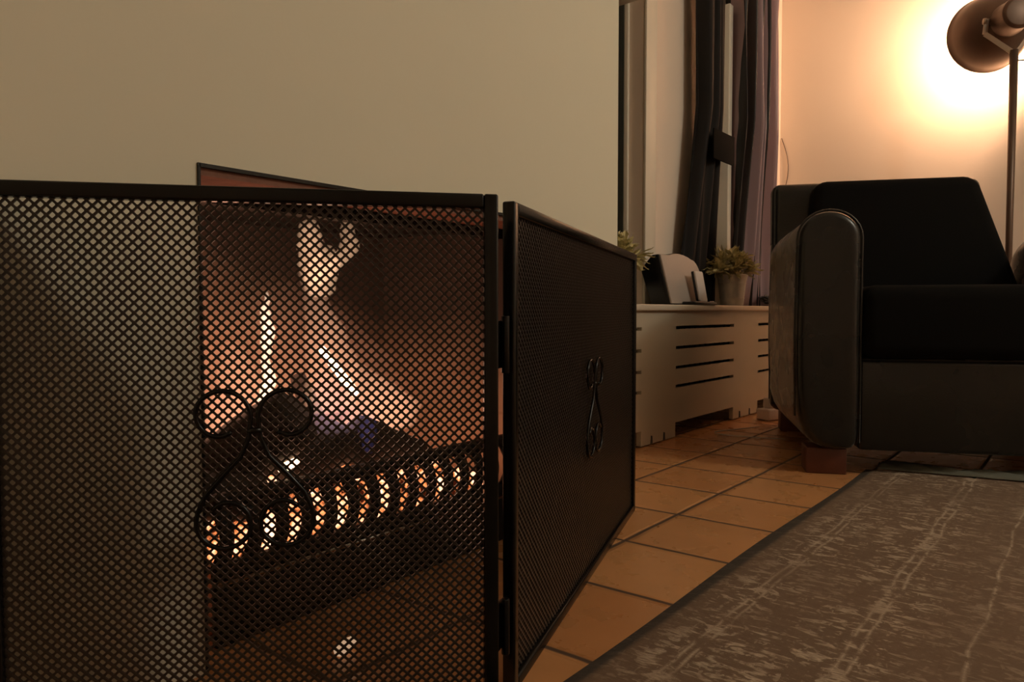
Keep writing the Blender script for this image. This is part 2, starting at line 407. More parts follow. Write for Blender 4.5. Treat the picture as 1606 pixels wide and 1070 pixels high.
b = MB(); b.box((OX0+.004, 2.102*H, 1.325*H), (OX1-.014, 2.165*H, OZ-.001)); b.box((OX0+.004, 2.165*H, OZ-.012), (OX1-.014, FB-.001, OZ-.001)); o = L(b).build('smoke_hood', M['iron'], fp)
# ------------------------------------------------------------------ fire grate
GX0, GX1, GY = 1.14 * H, 2.52 * H, 2.0 * H
gr = thing('fire_grate', 'black cast-iron fire basket with upright front bars inside the fireplace', 'fire grate', ((GX0+GX1)/2, GY, 0))
gx = (GX0 + GX1) / 2
def G(bx):
    for i, v in enumerate(bx.v): bx.v[i] = v - Vector((gx, GY, 0))
    return bx
b = MB(); b.box((GX0, GY, .001), (GX1, GY + .012, .195*H)); G(b).build('ash_front', M['iron'], gr, bevel=.003)
b = MB(); b.tube([(GX0, GY - .003, .197*H), (GX1, GY - .003, .197*H)], .0032, 8); o = G(b).build('bottom_bead', mat('highlight_iron_edge', (0.35, 0.32, 0.28), 0.22, metal=1, scale=90), gr, smooth=True); o['label'] = 'thin edge with a painted highlight'  # pale bright metal stands for the highlight on the lit edge
b = MB(); b.box((GX0, GY, .20*H), (GX1, GY + .014, .252*H)); G(b).build('bottom_rail', M['iron'], gr, bevel=.003)
b = MB(); b.box((GX0, GY - .004, .415*H), (GX1, GY + .016, .462*H)); G(b).build('top_rail', M['iron'], gr, bevel=.006)
b = MB(); b.box((GX0 + .012, GY + .013, .205*H), (GX1 - .012, 2.62*H, .225*H)); G(b).build('fire_bed_plate', M['iron'], gr)
nb = 15; pitch = (GX1 - GX0 - .02) / (nb - 1)
for i in range(nb):
    x = GX0 + .01 + i * pitch
    b = MB(); path = []; rings = []
    for k in range(9):
        t = k / 8; z = (.245 + .175 * t) * H; yy = GY + .007 - .012 * math.sin(PI * t)
        xx = x + .003 * math.sin(PI * t)
        wdt = .0115 + .0015 * math.cos(2*PI*t)
        rings.append([Vector((xx + wdt*math.cos(a), yy + .006*math.sin(a), z)) for a in [2*PI*j/10 for j in range(10)]])
    b.loft(rings); G(b).build('bar', M['iron'], gr, smooth=True)
for x in (GX0 + .02, GX1 - .04):
    b = MB(); b.box((x, 2.56*H, .001), (x + .02, 2.60*H, .21*H)); G(b).build('leg', M['iron'], gr)

# ember bed: an uneven heap
b = MB(); nx, ny = 46, 18; ex0, ex1, ey0, ey1 = GX0+.02, GX1-.02, GY+.018, 2.58*H
hh = {}
for i in range(nx):
    for j in range(ny):
        u, v = i/(nx-1), j/(ny-1)
        z = .23*H + (.16*H * math.sin(PI*u)**.4 * (0.75 + 0.25*math.sin(PI*v)) * (0.85 + .3*random.random()) if 0 < i < nx-1 and 0 < j < ny-1 else 0)
        b.v.append(Vector((ex0 + u*(ex1-ex0), ey0 + v*(ey1-ey0), z)))
b.f = [(i*ny+j, (i+1)*ny+j, (i+1)*ny+j+1, i*ny+j+1) for i in range(nx-1) for j in range(ny-1)]
o = b.build('ember_bed', M['ember'], smooth=False); tag(o, 'bed of glowing embers and ash behind the grate bars', 'embers', kind='stuff')

def log_mesh(a, c, r0, r1, seed, bumpy=.12):
    rnd = random.Random(seed); a, c = Vector(a)*H, Vector(c)*H
    d = (c - a); t = d.normalized(); u = t.orthogonal().normalized(); v = t.cross(u); rings = []
    n = 14; ph = [rnd.uniform(1-bumpy, 1+bumpy) for _ in range(n)]
    for k in range(-1, 12):
        s = min(max(k, 0), 10) / 10; r = (r0 + (r1 - r0) * s) * H
        if k in (-1, 11): r *= .86; off = (-.008 if k < 0 else .008)
        else: off = 0
        rings.append([a + d*s + t*off + (u*math.cos(2*PI*j/n) + v*math.sin(2*PI*j/n)) * r * ph[j] * rnd.uniform(.95, 1.05) for j in range(n)])
    b = MB(); b.loft(rings); return b
def log(label, a, c, r0, r1, seed, m='sootlog', **k):
    o = log_mesh(a, c, r0, r1, seed, **k).build('log', M[m], smooth=True); tag(o, label, 'log', 'logs on the fire'); return o
log('thick charred log with its round end facing out behind the top scrolls', (1.475, 2.08, .645), (1.27, 2.36, .40), .105, .12, 1)
log('charred log lying just right of the round log end, low behind the top rail', (1.55, 2.22, .46), (1.80, 2.25, .50), .10, .085, 2)
log('charred log mound at the middle right of the fire, sloping down to the right', (1.86, 2.22, .50), (2.20, 2.26, .385), .10, .07, 3)
log('slim dark stick leaning up out of the flames at the back of the fire', (1.87, 2.44, .46), (1.765, 2.46, .73), .06, .035, 4)
log('short charred log lying across the left end of the grate', (1.16, 2.12, .44), (1.34, 2.10, .40), .07, .07, 6)
M['hot'] = emis('white_hot_wood', (1.0, 0.70, 0.46), 4.0)
log('white-hot burning stick slanting down to the right in the middle of the fire', (1.765, 2.30, .845), (1.905, 2.30, .685), .014, .017, 5, m='hot')
o = log_mesh((1.42, 2.06, .49), (1.45, 2.06, .50), .016, .014, 9).build('ember', emis('ember_spot', (1.0, 0.62, 0.35), 7), smooth=True); tag(o, 'single bright ember glowing on the left, just above the top rail', 'ember')

o = log_mesh((1.35, 1.69, .022), (1.385, 1.70, .022), .020, .016, 19).build('ember', emis('dull_glow', (1.0, 0.62, 0.36), 0.5), smooth=True); tag(o, 'small pale glowing lump on the hearth tiles in front of the grate', 'ember')  # pale lump with a weak glow on the tiles
# ------------------------------------------------------------------ flames (emissive gas volumes)
def flame(label, path, radii, m, seed, group='flames of the fire', squash=.55):
    rnd = random.Random(seed); n = 12; rings = []
    P = [Vector(p)*H for p in path]
    # resample smoothly
    pts = []; rs = []
    for i in range(len(P)-1):
        for s in range(4):
            t = s/4; pts.append(P[i].lerp(P[i+1], t)); rs.append(radii[i] + (radii[i+1]-radii[i])*t)
    pts.append(P[-1]); rs.append(radii[-1])
    for p, r in zip(pts, rs):
        wob = Vector((rnd.uniform(-1,1)*.004, rnd.uniform(-1,1)*.003, 0))
        rings.append([p + wob + Vector((math.cos(2*PI*k/n)*r*H*rnd.uniform(.82,1.15), math.sin(2*PI*k/n)*r*H*squash, 0)) for k in range(n)])
    b = MB(); b.loft(rings); o = b.build('flame', m, smooth=True, subsurf=1); tag(o, label, 'flame', group); return o
F_white = m_flame('flame_white', (1.0, 0.74, 0.50), 120)
F_org = m_flame('flame_orange', (1.0, 0.52, 0.30), 7.5)
F_top = m_flame('flame_top', (1.0, 0.57, 0.32), 17)
F_blue = m_flame('flame_blue', (0.30, 0.28, 0.85), 3.5)
F_haze = m_flame('flame_haze', (1.0, 0.40, 0.23), 0.9)
Yf = 2.32
flame('tall narrow white-hot flame rising at the left of the fire', [(1.50,Yf,.66),(1.545,Yf,.74),(1.525,Yf,.83),(1.545,Yf,.92),(1.525,Yf,1.0),(1.54,Yf,1.07)], [.018,.034,.020,.032,.022,.006], F_white, 1)
flame('broad pale flame column standing in the middle of the fire', [(1.80,Yf,.60),(1.82,Yf,.74),(1.80,Yf,.90),(1.755,Yf,1.02),(1.73,Yf,1.14),(1.735,Yf,1.24),(1.725,Yf,1.325)], [.12,.13,.11,.065,.060,.07,.028], F_org, 2)
flame('forked flame tongue curling up to the right at the top of the fire', [(1.76,Yf,1.10),(1.79,Yf,1.15),(1.86,Yf,1.20),(1.91,Yf,1.26),(1.905,Yf,1.33),(1.885,Yf,1.39)], [.035,.06,.06,.05,.035,.004], F_top, 3)
flame('left prong of the forked flame at the top of the fire', [(1.74,Yf,1.06),(1.72,Yf,1.15),(1.72,Yf,1.24),(1.715,Yf,1.32),(1.72,Yf,1.345)], [.03,.05,.06,.05,.02], F_top, 4)
flame('short bright flame body between the two prongs at the top of the fire', [(1.76,Yf,1.05),(1.77,Yf,1.12),(1.79,Yf,1.20),(1.80,Yf,1.255)], [.05,.085,.07,.02], F_top, 14)
flame('thin orange flame fanning out low on the right of the fire', [(2.05,Yf,.50),(2.08,Yf,.60),(2.0,Yf,.70),(1.92,Yf,.80)], [.20,.20,.12,.03], F_org, 5)
flame('low orange flame filling the left corner of the fire', [(1.38,Yf,.50),(1.40,Yf,.62),(1.42,Yf,.74),(1.40,Yf,.90)], [.10,.13,.10,.03], F_org, 6)
flame('small blue flame low in the middle of the fire', [(1.845,2.14,.46),(1.85,2.14,.54),(1.83,2.14,.62),(1.80,2.14,.70)], [.02,.045,.04,.004], F_blue, 7)
flame('pale lilac flame licking over the logs in the middle of the fire', [(1.74,2.2,.52),(1.75,2.2,.60),(1.72,2.2,.70),(1.68,2.2,.80)], [.06,.12,.09,.01], m_flame('flame_lilac', (0.75, 0.48, 0.62), 4.5), 17)
flame('wide faint orange glow of burning gas around the taller flames', [(1.80,2.45,.45),(1.80,2.45,.60),(1.75,2.45,.80),(1.72,2.45,.98),(1.70,2.45,1.12)], [.55,.62,.50,.30,.06], F_haze, 8, squash=.35)

# ------------------------------------------------------------------ fire screen
def mesh_infill(W0, W1, Z0, Z1, parent):
    """expanded-metal diamond grid in the local XZ plane"""
    px, pz_, t = .00965, .0094, .0010
    b = MB(); w2 = .00108
    L_ = math.hypot(px, pz_); nx_, nz_ = pz_/L_, px/L_
    for sgn in (1, -1):
        k0 = int(math.floor((W0 - (Z1 if sgn > 0 else -Z0) * px/pz_) / px)) - 2
        k1 = int(math.ceil((W1 + (Z1 if sgn < 0 else 0) * px/pz_) / px)) + 2
        for k in range(k0, k1 + 1):
            # x = k*px + sgn*z*px/pz
            f = lambda z: k*px + sgn*z*px/pz_
            g = lambda x: (x - k*px) * sgn * pz_/px
            za, zb = sorted((g(W0), g(W1))); za = max(za, Z0); zb = min(zb, Z1)
            if zb - za < .001: continue
            hx = w2 / nx_ if False else w2 * L_ / pz_
            yo = .0003 * sgn
            vs = []
            for z in (za, zb):
                for dx, dy in ((-hx, -t), (hx, -t), (hx, t), (-hx, t)): vs.append((f(z) + dx, dy + yo, z))
            b.add(vs, [(0,3,2,1),(4,5,6,7),(0,1,5,4),(1,2,6,5),(2,3,7,6),(3,0,4,7)])
    # rounded knuckles where the strands meet
    r = .0021
    iz0, iz1 = int(Z0 / (pz_/2)), int(Z1 / (pz_/2))
    for j in range(iz0 + 1, iz1):
        z = j * pz_/2
        i0 = int(math.ceil(W0 / (px/2))); i1 = int(W1 / (px/2))
        for i in range(i0, i1 + 1):
            if (i + j) % 2: continue
            x = i * px/2; vs = []
            for yy in (-t - .0004, t + .0004):
                for a in range(4):
                    q = PI/2 * a; vs.append((x + r*math.cos(q), yy, z + r*math.sin(q)))
            b.add(vs, [(3,2,1,0),(4,5,6,7),(0,1,5,4),(1,2,6,5),(2,3,7,6),(3,0,4,7)])
    return b.build('mesh_infill', M['mesh'], parent, fix=False)

def scroll_half(s):
    """one side of the lyre-shaped scroll: s=-1 left, +1 right; returns points in XZ (metres, centre 0)"""
    P = []
    r = .0255
    # upper scroll: spirals out of its own middle and leaves on the inner side
    cx, cz = -.0290, .0500
    for k in range(25):
        a = math.radians(-60 - 300 * k/24 + 0)             # runs round clockwise from below
        rr = r * (0.62 + 0.38 * min(1, k/12))
        P.append((cx + rr*math.cos(a) , cz + rr*math.sin(a)))
    # stem bowing out to the lower scroll
    for x, z in ((-.0055, .030), (-.0130, .012), (-.030, -.006), (-.0455, -.024), (-.0525, -.040)):
        P.append((x, z))
    cx, cz = -.0285, -.0500
    for k in range(27):
        a = math.radians(172 + 320 * k/26)
        rr = r * (1.0 - 0.38 * max(0, (k-13)/13))
        P.append((cx + rr*math.cos(a), cz + rr*math.sin(a)))
    return [(-s * x if s > 0 else x, z) for x, z in P] if False else [((x if s < 0 else -x), z) for x, z in P]

def panel(root, origin, ang, W, HT, label):
    fr = bpy.data.objects.new('panel', None); C.objects.link(fr); fr.parent = root
    fr.location = origin; fr.rotation_euler = (0, 0, ang); fr['label'] = label; fr.empty_display_size = .05
    T = .0145; b = MB(); d = T/2
    b.box((0, -d, 0), (T, d, HT)); b.box((W - T, -d, 0), (W, d, HT))
    b.box((T, -d, HT - T), (W - T, d, HT)); b.box((T, -d, 0), (W - T, d, T))
    b.build('frame', M['black'], fr, bevel=.0022)
    mesh_infill(T - .002, W - T + .002, T - .002, HT - T + .002, fr)
    o = MB()
    for s in (-1, 1):
        pts = [(W/2 + x, -.0075, HT/2 + z) for x, z in scroll_half(s)]
        o.tube(pts, .0024, 8)
    o.tube([(W/2 - .006, -.0075, HT/2 + .037), (W/2 + .006, -.0075, HT/2 + .037)], .003, 8)
    o.build('scroll_ornament', M['black'], fr, smooth=True)
    return fr
HT = 1.28 * H
def rf(t, xr): return Vector(((.786*t + .618*xr), (.618*t - .786*xr), 0)) * H
scr = thing('fire_screen', 'black folding mesh fire screen with scroll ornaments standing round the fireplace', 'fire screen', rf(1.845, -.022))
A0 = rf(1.585, -1.145); A1 = rf(1.797, -.036)                 # narrow panel, left
B0 = rf(1.893, -.010); B1 = Vector((3.262, 1.800, 0)) * H       # wide panel, right
def ang(a, b_): return math.atan2((b_-a).y, (b_-a).x)
O = Vector(scr.location)
panel(scr, A0 - O, ang(A0, A1), (A1 - A0).length, HT, 'narrow hinged panel, angled towards the viewer')
panel(scr, B0 - O, ang(B0, B1), (B1 - B0).length, HT, 'wide panel running along the fireplace opening')
for z in (.385, .085):
    b = MB(); m = (A1 + B0) / 2 - O
    b.bar(Vector((A1 - O)) + Vector((-.004, .004, z)), Vector((B0 - O)) + Vector((.004, .004, z)), .004, .05)
    b.tube([m + Vector((0, -.003, z - .03)), m + Vector((0, -.003, z + .03))], .0045, 10)
    b.build('hinge', M['black'], scr, bevel=.001)

# ------------------------------------------------------------------ radiator cover
RY = 2.575 * H; RX0, RX1 = 3.42 * H, 8.95 * H; RT = 1.05 * H
rc = thing('radiator_cover', 'long low cream radiator cover with slotted front along the alcove wall', 'radiator cover', ((RX0+RX1)/2, RY, 0))
cxr = (RX0 + RX1) / 2
def Rl(bx):
    for i, v in enumerate(bx.v): bx.v[i] = v - Vector((cxr, RY, 0))
    return bx
b = MB()
sl = [(3.58, 4.795), (5.356, 6.545), (7.165, 8.40)]          # slotted bays
zs = [.406, .555, .711, .870]; th = .011; zt = RT - .0200
xs = RX0
def strip(x0, x1, z0, z1): b.box((x0, RY, z0), (x1, RY + .016, z1))
for (p0, p1) in sl:
    p0 *= H; p1 *= H
    strip(xs, p0, .004, zt)
    lo = .122 * H
    for z in zs:
        strip(p0, p1, lo, z*H - th/2 + 0.0); lo = z*H + th/2
    strip(p0, p1, lo, zt)
    xs = p1
strip(xs, RX1, .004, zt)
for xe in (RX0, RX1 - .016): b.box((xe, RY + .016, .004), (xe + .016, YB - .002, zt))
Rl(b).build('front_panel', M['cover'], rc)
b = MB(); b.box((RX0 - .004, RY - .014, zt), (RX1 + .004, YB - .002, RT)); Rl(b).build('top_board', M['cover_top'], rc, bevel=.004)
for x in (4.955, 5.16, 6.70, 6.95):
    b = MB(); b.add([(x*H-.006, RY-.002, .005), (x*H+.006, RY-.002, .005), (x*H+.004, RY-.002, .028), (x*H-.003, RY-.002, .030),
                     (x*H-.006, RY+.002, .005), (x*H+.006, RY+.002, .005), (x*H+.004, RY+.002, .028), (x*H-.003, RY+.002, .030)],
                    [(0,1,2,3),(7,6,5,4),(0,4,5,1),(1,5,6,2),(2,6,7,3),(3,7,4,0)])
    Rl(b).build('screw_notch', M['dark'], rc)
b = MB()
for i in range(48):
    x = RX0 + .1 + i * (RX1 - RX0 - .2) / 47; b.box((x - .016, RY + .07, .06), (x + .016, YB - .04, .36))
b.box((RX0 + .08, RY + .075, .058), (RX1 - .08, YB - .045, .062))
for x in (RX0 + .12, RX1 - .12): b.box((x - .01, RY + .09, 0.001), (x + .01, YB - .05, .059))
o = b.build('radiator', M['dark']); tag(o, 'dark panel radiator glimpsed through the slots of the cream cover', 'radiator')

# ------------------------------------------------------------------ curtains
def curtain(name, label, x0, x1, xb0, xb1, nf, m, seed, amp=.028, tie=(1.02, .0)):
    rnd = random.Random(seed); z0, z1 = RT + .002, 2.30; NX, NZ = 150, 40
    ph = rnd.uniform(0, 6); b = MB()
    jit = [rnd.uniform(.6, 1.3) for _ in range(nf + 3)]
    for j in range(NZ):
        t = j / (NZ - 1); z = z0 + (z1 - z0) * t
        wz = 1 - math.exp(-((z - .86)/.22)**2) * .0
        s = min(1, max(0, (z - z0) / .75))
        a0 = xb0 + (x0 - xb0) * s; a1 = xb1 + (x1 - xb1) * s
        for i in range(NX):
            u = i / (NX - 1); k = u * nf
            A = amp * jit[int(k)] * (0.7 + .3 * s)
            y = YB - .045 - .040*s + A * (.45 + .55*s) * math.sin(2*PI*k + ph + .5*math.sin(z*2.3 + seed)) + .006 * math.sin(5*PI*k + z*4)
            x = (a0 + (a1 - a0) * u + .010 * math.sin(2*PI*k*1.0 + 1.3 + z*1.7)) 
            b.v.append(Vector((x, min(y, YB - .016), z)))
    b.f = [(j*NX+i, j*NX+i+1, (j+1)*NX+i+1, (j+1)*NX+i) for j in range(NZ-1) for i in range(NX-1)]
    o = b.build(name, m, smooth=True, fix=False, solid=.003)
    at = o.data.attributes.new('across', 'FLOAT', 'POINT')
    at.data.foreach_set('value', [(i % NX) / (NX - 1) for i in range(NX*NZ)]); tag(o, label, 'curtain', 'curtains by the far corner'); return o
curtain('curtain', 'curtain panel painted dark for shade hanging left of the narrow cream gap', 6.33*H, 6.68*H, 6.02*H, 6.84*H, 3, M['curtaindark'], 3)
curtain('curtain', 'mauve curtain panel with painted fold shading right of the cream gap, by the far wall', 7.02*H, 8.02*H, 7.10*H, 8.40*H, 5, M['curtain'], 5, amp=.052)
b = MB(); ty = YB - .115
b.tube([(7.22*H, ty + .04, .84), (7.32*H, ty, .835), (7.56*H, ty, .835), (7.64*H, ty + .04, .84)], .005, 6)
tb = MB(); tb.box((6.35*H, YB - .125, .994), (6.83*H, YB - .119, 1.107))
o = tb.build('curtain_tieback', M['fabric'], bevel=.002); tag(o, 'dark band spanning the cream gap between the two curtain panels', 'tieback')

# ------------------------------------------------------------------ potted plants
def leaf(b, base, d, up, ln, wd):
    d = d.normalized(); side = d.cross(up).normalized(); n = side.cross(d)
    prof = [(0, .22), (.3, .62), (.55, .7), (.78, 1.0), (1.0, .45)]
    vs = []
    for t, wv in prof:
        c = base + d*ln*t + n * ln * (-.35*t*t + .22*t)
        vs += [c - side*wd*wv/2 , c + n*(-wd*.22*wv), c + side*wd*wv/2]
    m = len(prof); fs = []
    for i in range(m-1):
        fs += [(i*3, i*3+1, i*3+4, i*3+3), (i*3+1, i*3+2, i*3+5, i*3+4)]
    tip = base + d*ln*1.16 + n*ln*(-.16)
    vs.append(tip); fs += [((m-1)*3, (m-1)*3+1, m*3)]
    vs.append(base + d*ln*1.12 + side*wd*.5 + n*ln*(-.1)); fs += [((m-1)*3+1, (m-1)*3+2, m*3+1)]
    b.add(vs, fs)
def plant(label, x, y, seed, k_=1.0):
    rnd = random.Random(seed); z = RT + .0005; SC = 1.0
    r = thing('potted_plant', label, 'plant', (x, y, z), rnd.uniform(0, 6), 'potted plants on the radiator cover')
    b = MB(); b.lathe([(.040,.0),(.044,.002),(.048,.04),(.054,.095),(.060,.118),(.0615,.120),(.0605,.123),(.056,.120),(.052,.108)], 32)
    for zz, rr in ((.030, .0475), (.088, .0537)):
        b.tube([(rr*math.cos(a), rr*math.sin(a), zz) for a in [2*PI*k/32 for k in range(33)]], .0012, 6)
    b.build('pot', M['zinc'], r, smooth=True)
    s = MB(); s.lathe([(.050,.100),(.051,.109),(.03,.112),(.002,.114)], 20); s.build('soil', M['soil'], r, smooth=True)
    f = MB(); st = MB()
    for i in range(26):
        az = 2*PI*i*.618; el = math.radians(rnd.uniform(0, 85)); ln = rnd.uniform(.062, .098) * k_
        d = Vector((math.cos(az)*math.cos(el), math.sin(az)*math.cos(el), math.sin(el)))
        base = Vector((0, 0, .115)) + Vector((d.x*.02, d.y*.02, 0)); end = base + Vector((d.x*ln*1.15, d.y*ln*(1.15 if d.y < 0 else .35), d.z*ln*.8 + .012))
        st.tube([base, base.lerp(end, .5) + Vector((0,0,.012)), end], [.0018, .0016, .0012], 5)
        for k in range(13):
            q = base.lerp(end, .40 + .60*rnd.random()) + Vector((0,0,.006))
            dd = (d*.7 + Vector((rnd.uniform(-1,1), rnd.uniform(-1,1), rnd.uniform(-.7,.9)))).normalized()
            leaf(f, q, dd, Vector((rnd.uniform(-.4,.4), rnd.uniform(-.4,.4), 1)), rnd.uniform(.034, .052), rnd.uniform(.017, .025))
    st.build('stem', M['leaf'], r, smooth=True); f.build('foliage', M['leaf'], r, fix=False)
    return r
plant('olive-leaved plant in a zinc pot on the radiator cover, right of the speaker dock', 6.80*H, 2.70*H, 11)
plant('olive-leaved plant half hidden behind the corner of the fire screen', 4.64*H, 2.70*H, 12, .72)

# ------------------------------------------------------------------ speaker dock on the cover
dk = thing('speaker_dock', 'black speaker dock with a tilted grey front on the radiator cover', 'speaker dock', (5.81*H, 2.66*H, RT + .0005), math.radians(-2))
hw, hh_, ln_ = .138, .178, .050      # half width, height, lean
def dock_outline(wd, ht, n=7):
    pts = [(-wd, 0), (wd, 0)]; r = .045
    for k in range(n): a = PI/2 * k/(n-1); pts.append((wd*.97 - r + r*math.cos(a), ht - r - .016 + r*math.sin(a)))
    for k in range(1, 6): t = k/6; pts.append((wd*.7*(1-2*t)*1.0, ht - .016 + .016*math.sin(PI*t)))
    pts.append((-wd*.97, ht - .010))
    return pts
def leaned(pts, y): return [Vector((x, y + z*ln_/hh_, z + .004)) for x, z in pts]
b = MB(); b.loft([leaned(dock_outline(hw, hh_), .0), leaned(dock_outline(hw, hh_), .008)]); b.build('front_grille', M['silver'], dk, bevel=.002)
b = MB(); b.loft([leaned(dock_outline(hw + .001, hh_ + .002), .0085), leaned([(x*1.0, z*1.0) for x, z in dock_outline(hw, hh_)], .035), [Vector((v.x*.92 , v.y + .0, v.z*.72)) for v in leaned(dock_outline(hw, hh_), .085)]])
b.build('body', M['plasticblack'], dk, bevel=.003)
b = MB(); b.box((-.075, -.052, .0), (.10, -.003, .011)); b.build('base', M['plasticblack'], dk, bevel=.004)
b = MB(); b.box((.112, -.030, 0), (.127, -.015, .014)); b.build('foot', M['pinkwhite'], dk, bevel=.003)
ph = thing('music_player', 'small pale music player propped upright in the speaker dock', 'music player', (5.81*H + .030, 2.66*H - .032, RT + .0125), math.radians(-2))
b = MB(); pts = []
for cx_, cz_, a0 in ((.022, .008, -90), (.022, .100, 0), (-.022, .100, 90), (-.022, .008, 180)):
    for k in range(5): a = math.radians(a0 + 90*k/4); pts.append((cx_ + .007*math.cos(a), cz_ + .007*math.sin(a)))
rings = [[Vector((x, y + z*.2, z)) for x, z in pts] for y in (-.004, .003)]
b.loft(rings); b.build('screen', M['pinkwhite'], ph, bevel=.001)
b = MB(); b.loft([[Vector((x*1.06, y + z*.2, z)) for x, z in pts] for y in (.0032, .012)]); b.build('back_case', M['plasticblack'], ph, bevel=.001)

# cable heap on the cover near the armchair
b = MB(); rnd = random.Random(4); cc = Vector((8.0*H, 2.72*H, RT + .012)); pts = []
for k in range(120):
    a = k * .31; rr = .055 + .02*math.sin(k*.7); pts.append(cc + Vector((rr*math.cos(a)*1.3, rr*math.sin(a)*.7, .012 + .012*math.sin(k*.45) + .02*k/120)))
b.tube(pts, .0042, 6); o = b.build('cable_coil', M['plasticblack'], smooth=True); tag(o, 'loose coil of black cable on the radiator cover right of the plant', 'cable')
b = MB(); b.tube([cc + Vector(p) for p in ((-.02,-.045,.002),(.04,-.05,.02),(.075,-.05,.05),(.085,-.05,.085),(.07,-.045,.105))], .0022, 6)
o = b.build('cable', M['cable'], smooth=True); tag(o, 'thin white cable curling up beside the black cable coil', 'cable')
b = MB(); pts = []
for k in range(14):
    t = k/13; pts.append((XF - .004, 1.252 - .030*math.sin(PI*min(1, t*1.25)) - .012*t, 1.285 - .36*t))
b.tube(pts, .0018, 6); o = b.build('wall_cord', M['lampmetal'], smooth=True); tag(o, 'thin cord looping down the far wall beside the mauve curtain', 'cord')

# adaptor on the floor beside the chair
fx_, fy_ = rf(6.78, 2.375).x, rf(6.78, 2.375).y
ad = thing('power_strip', 'white power strip standing on the tiles beside the armchair', 'power strip', (fx_, fy_, 0), math.radians(-20))
b = MB(); b.box((-.045, -.03, .001), (.045, .03, .045)); b.build('body', M['pinkwhite'], ad, bevel=.006)
b = MB(); b.box((-.022, -.018, .0452), (.022, .018, .085)); b.build('plug', M['pinkwhite'], ad, bevel=.006)
b = MB(); cpts = [rf(t, x) for t, x in ((6.35, 2.16), (6.15, 1.85), (6.05, 1.62), (5.9, 1.66), (5.75, 1.95), (5.70, 2.15))]
b.tube([p + Vector((0, 0, .003)) for p in cpts], .0022, 6); o = b.build('floor_cable', M['cable'], smooth=True, subsurf=1); tag(o, 'thin pale cable lying in a loop on the tiles by the power strip', 'cable')

# ------------------------------------------------------------------ armchair
base = rf(4.50, 1.735); CA = math.radians(38.2 - 90 - 13.5)      # local x runs along the front, local y towards the back
ch = thing('armchair', 'large black leather club armchair with rounded arms beside the rug', 'armchair', base, CA)
u = H
AW, AH, ZB = .36*u, 1.607*u, .155*u
def arm_ring(y, x0, x1, zb, zt, tuck=0.0, cx=None):
    n = 14; w_ = x1 - x0; r = w_/2; pts = []
    pts.append(Vector((x0 + .012 + tuck, y, zb))); pts.append(Vector((x1 - .006, y, zb)))
    pts.append(Vector((x1, y, zb + .02))); pts.append(Vector((x1 + .000, y, (zb+zt)/2)))
    for k in range(n + 1):
        a = PI * k / n; pts.append(Vector(((x0+x1)/2 + r*math.cos(a), y, zt - r*.92 + r*.92*math.sin(a))))
    pts.append(Vector((x0 - .004, y, (zb+zt)/2))); pts.append(Vector((x0, y, zb + .085)))
    return pts
def arm(xoff, mirror, label):
    b = MB(); D = 1.92*u; rings = []
    for y, ins, dz in ((-.004, .022, .02), (.0, .010, .010), (.012, .0, 0), (.06, .0, 0), (.25, -.003, 0), (.45, -.006, .0), (D-.20, -.006, 0), (D-.10, .0, -.012), (D-.03, .014, -.045), (D, .035, -.09)):
        rings.append(arm_ring(y, ins, AW - ins, ZB + max(0, ins)*.6, AH - max(0, ins) + (dz if y > .1 else 0), .02))
    if mirror: rings = [[Vector((AW - p.x, p.y, p.z)) for p in r] for r in rings]
    rings = [[p + Vector((xoff, 0, 0)) for p in r] for r in rings]
    b.loft(rings); o = b.build('arm', M['leather'], ch, smooth=True, bevel=0); o.modifiers.new('w', 'SUBSURF').levels = 1
    o.modifiers['w'].render_levels = 2
    # seam piping round the front of the arm, and the seam down its outer side
    p = MB(); rr = arm_ring(.011, -.001, AW + .001, ZB, AH + .001, .02)
    if mirror: rr = [Vector((AW - q.x, q.y, q.z)) for q in rr]
    rr = [q + Vector((xoff, 0, 0)) for q in rr][2:]
    p.tube(rr, .0032, 6)
    p.build('piping', M['leather'], o, smooth=True); p = MB()
    xo = (-.0055 if not mirror else AW + .0055) + xoff
    p.tube([(xo, .60, AH - .13), (xo - (.0015 if not mirror else -.0015), .60, .40), (xo, .60, ZB + .06)], .002, 6)
    p.build('seam', M['leather'], o, smooth=True)
SW = 1.42*u
arm(0, False, ''); arm(AW + SW, True, '')
def pad(name, x0, x1, y0, y1, z0, z1, m, bev=.03, lean=0, taper=0, skew=0):
    b = MB(); n = 6
    xs_ = [x0 + (x1-x0)*i/n for i in range(n+1)]; ys_ = [y0 + (y1-y0)*i/n for i in range(n+1)]
    b.box((x0, y0, z0), (x1, y1, z1))
    for i, v in enumerate(b.v):
        t = (v.z - z0)/(z1 - z0); v.y += lean*t; c = (x0+x1)/2; v.x = c + (v.x - c)*(1 - taper*t) - (skew*u*t if v.x > c else 0)
    o = b.build(name, m, ch, bevel=bev, seg=5); return o
pad('front_rail', AW + .001, AW + SW - .001, .018, 1.70*u, ZB, .705*u, M['leather'], .012)
pad('seat_cushion', AW + .002, AW + SW - .002, -.006, 1.45*u, .715*u, 1.155*u, M['fabric'], .035)
pad('back_frame', .04*u, 1.93*u, 1.80*u, 2.02*u, ZB, 2.085*u, M['leather'], .03, lean=.05, skew=.30)
pad('back_cushion', AW - .035, AW + SW + .004, 1.38*u, 1.75*u, 1.05*u, 2.055*u, M['fabric'], .04, lean=.11, taper=.085, skew=.20)
for x, y in ((.07*u, .05*u), (2.2*u - .07*u - .233*u, .05*u), (.11*u, 1.7*u), (2.2*u - .34*u, 1.7*u)):
    b = MB(); b.box((x, y, 0.0), (x + .233*u, y + .2*u, ZB + .002)); b.build('leg', M['redwood'], ch, bevel=.003)

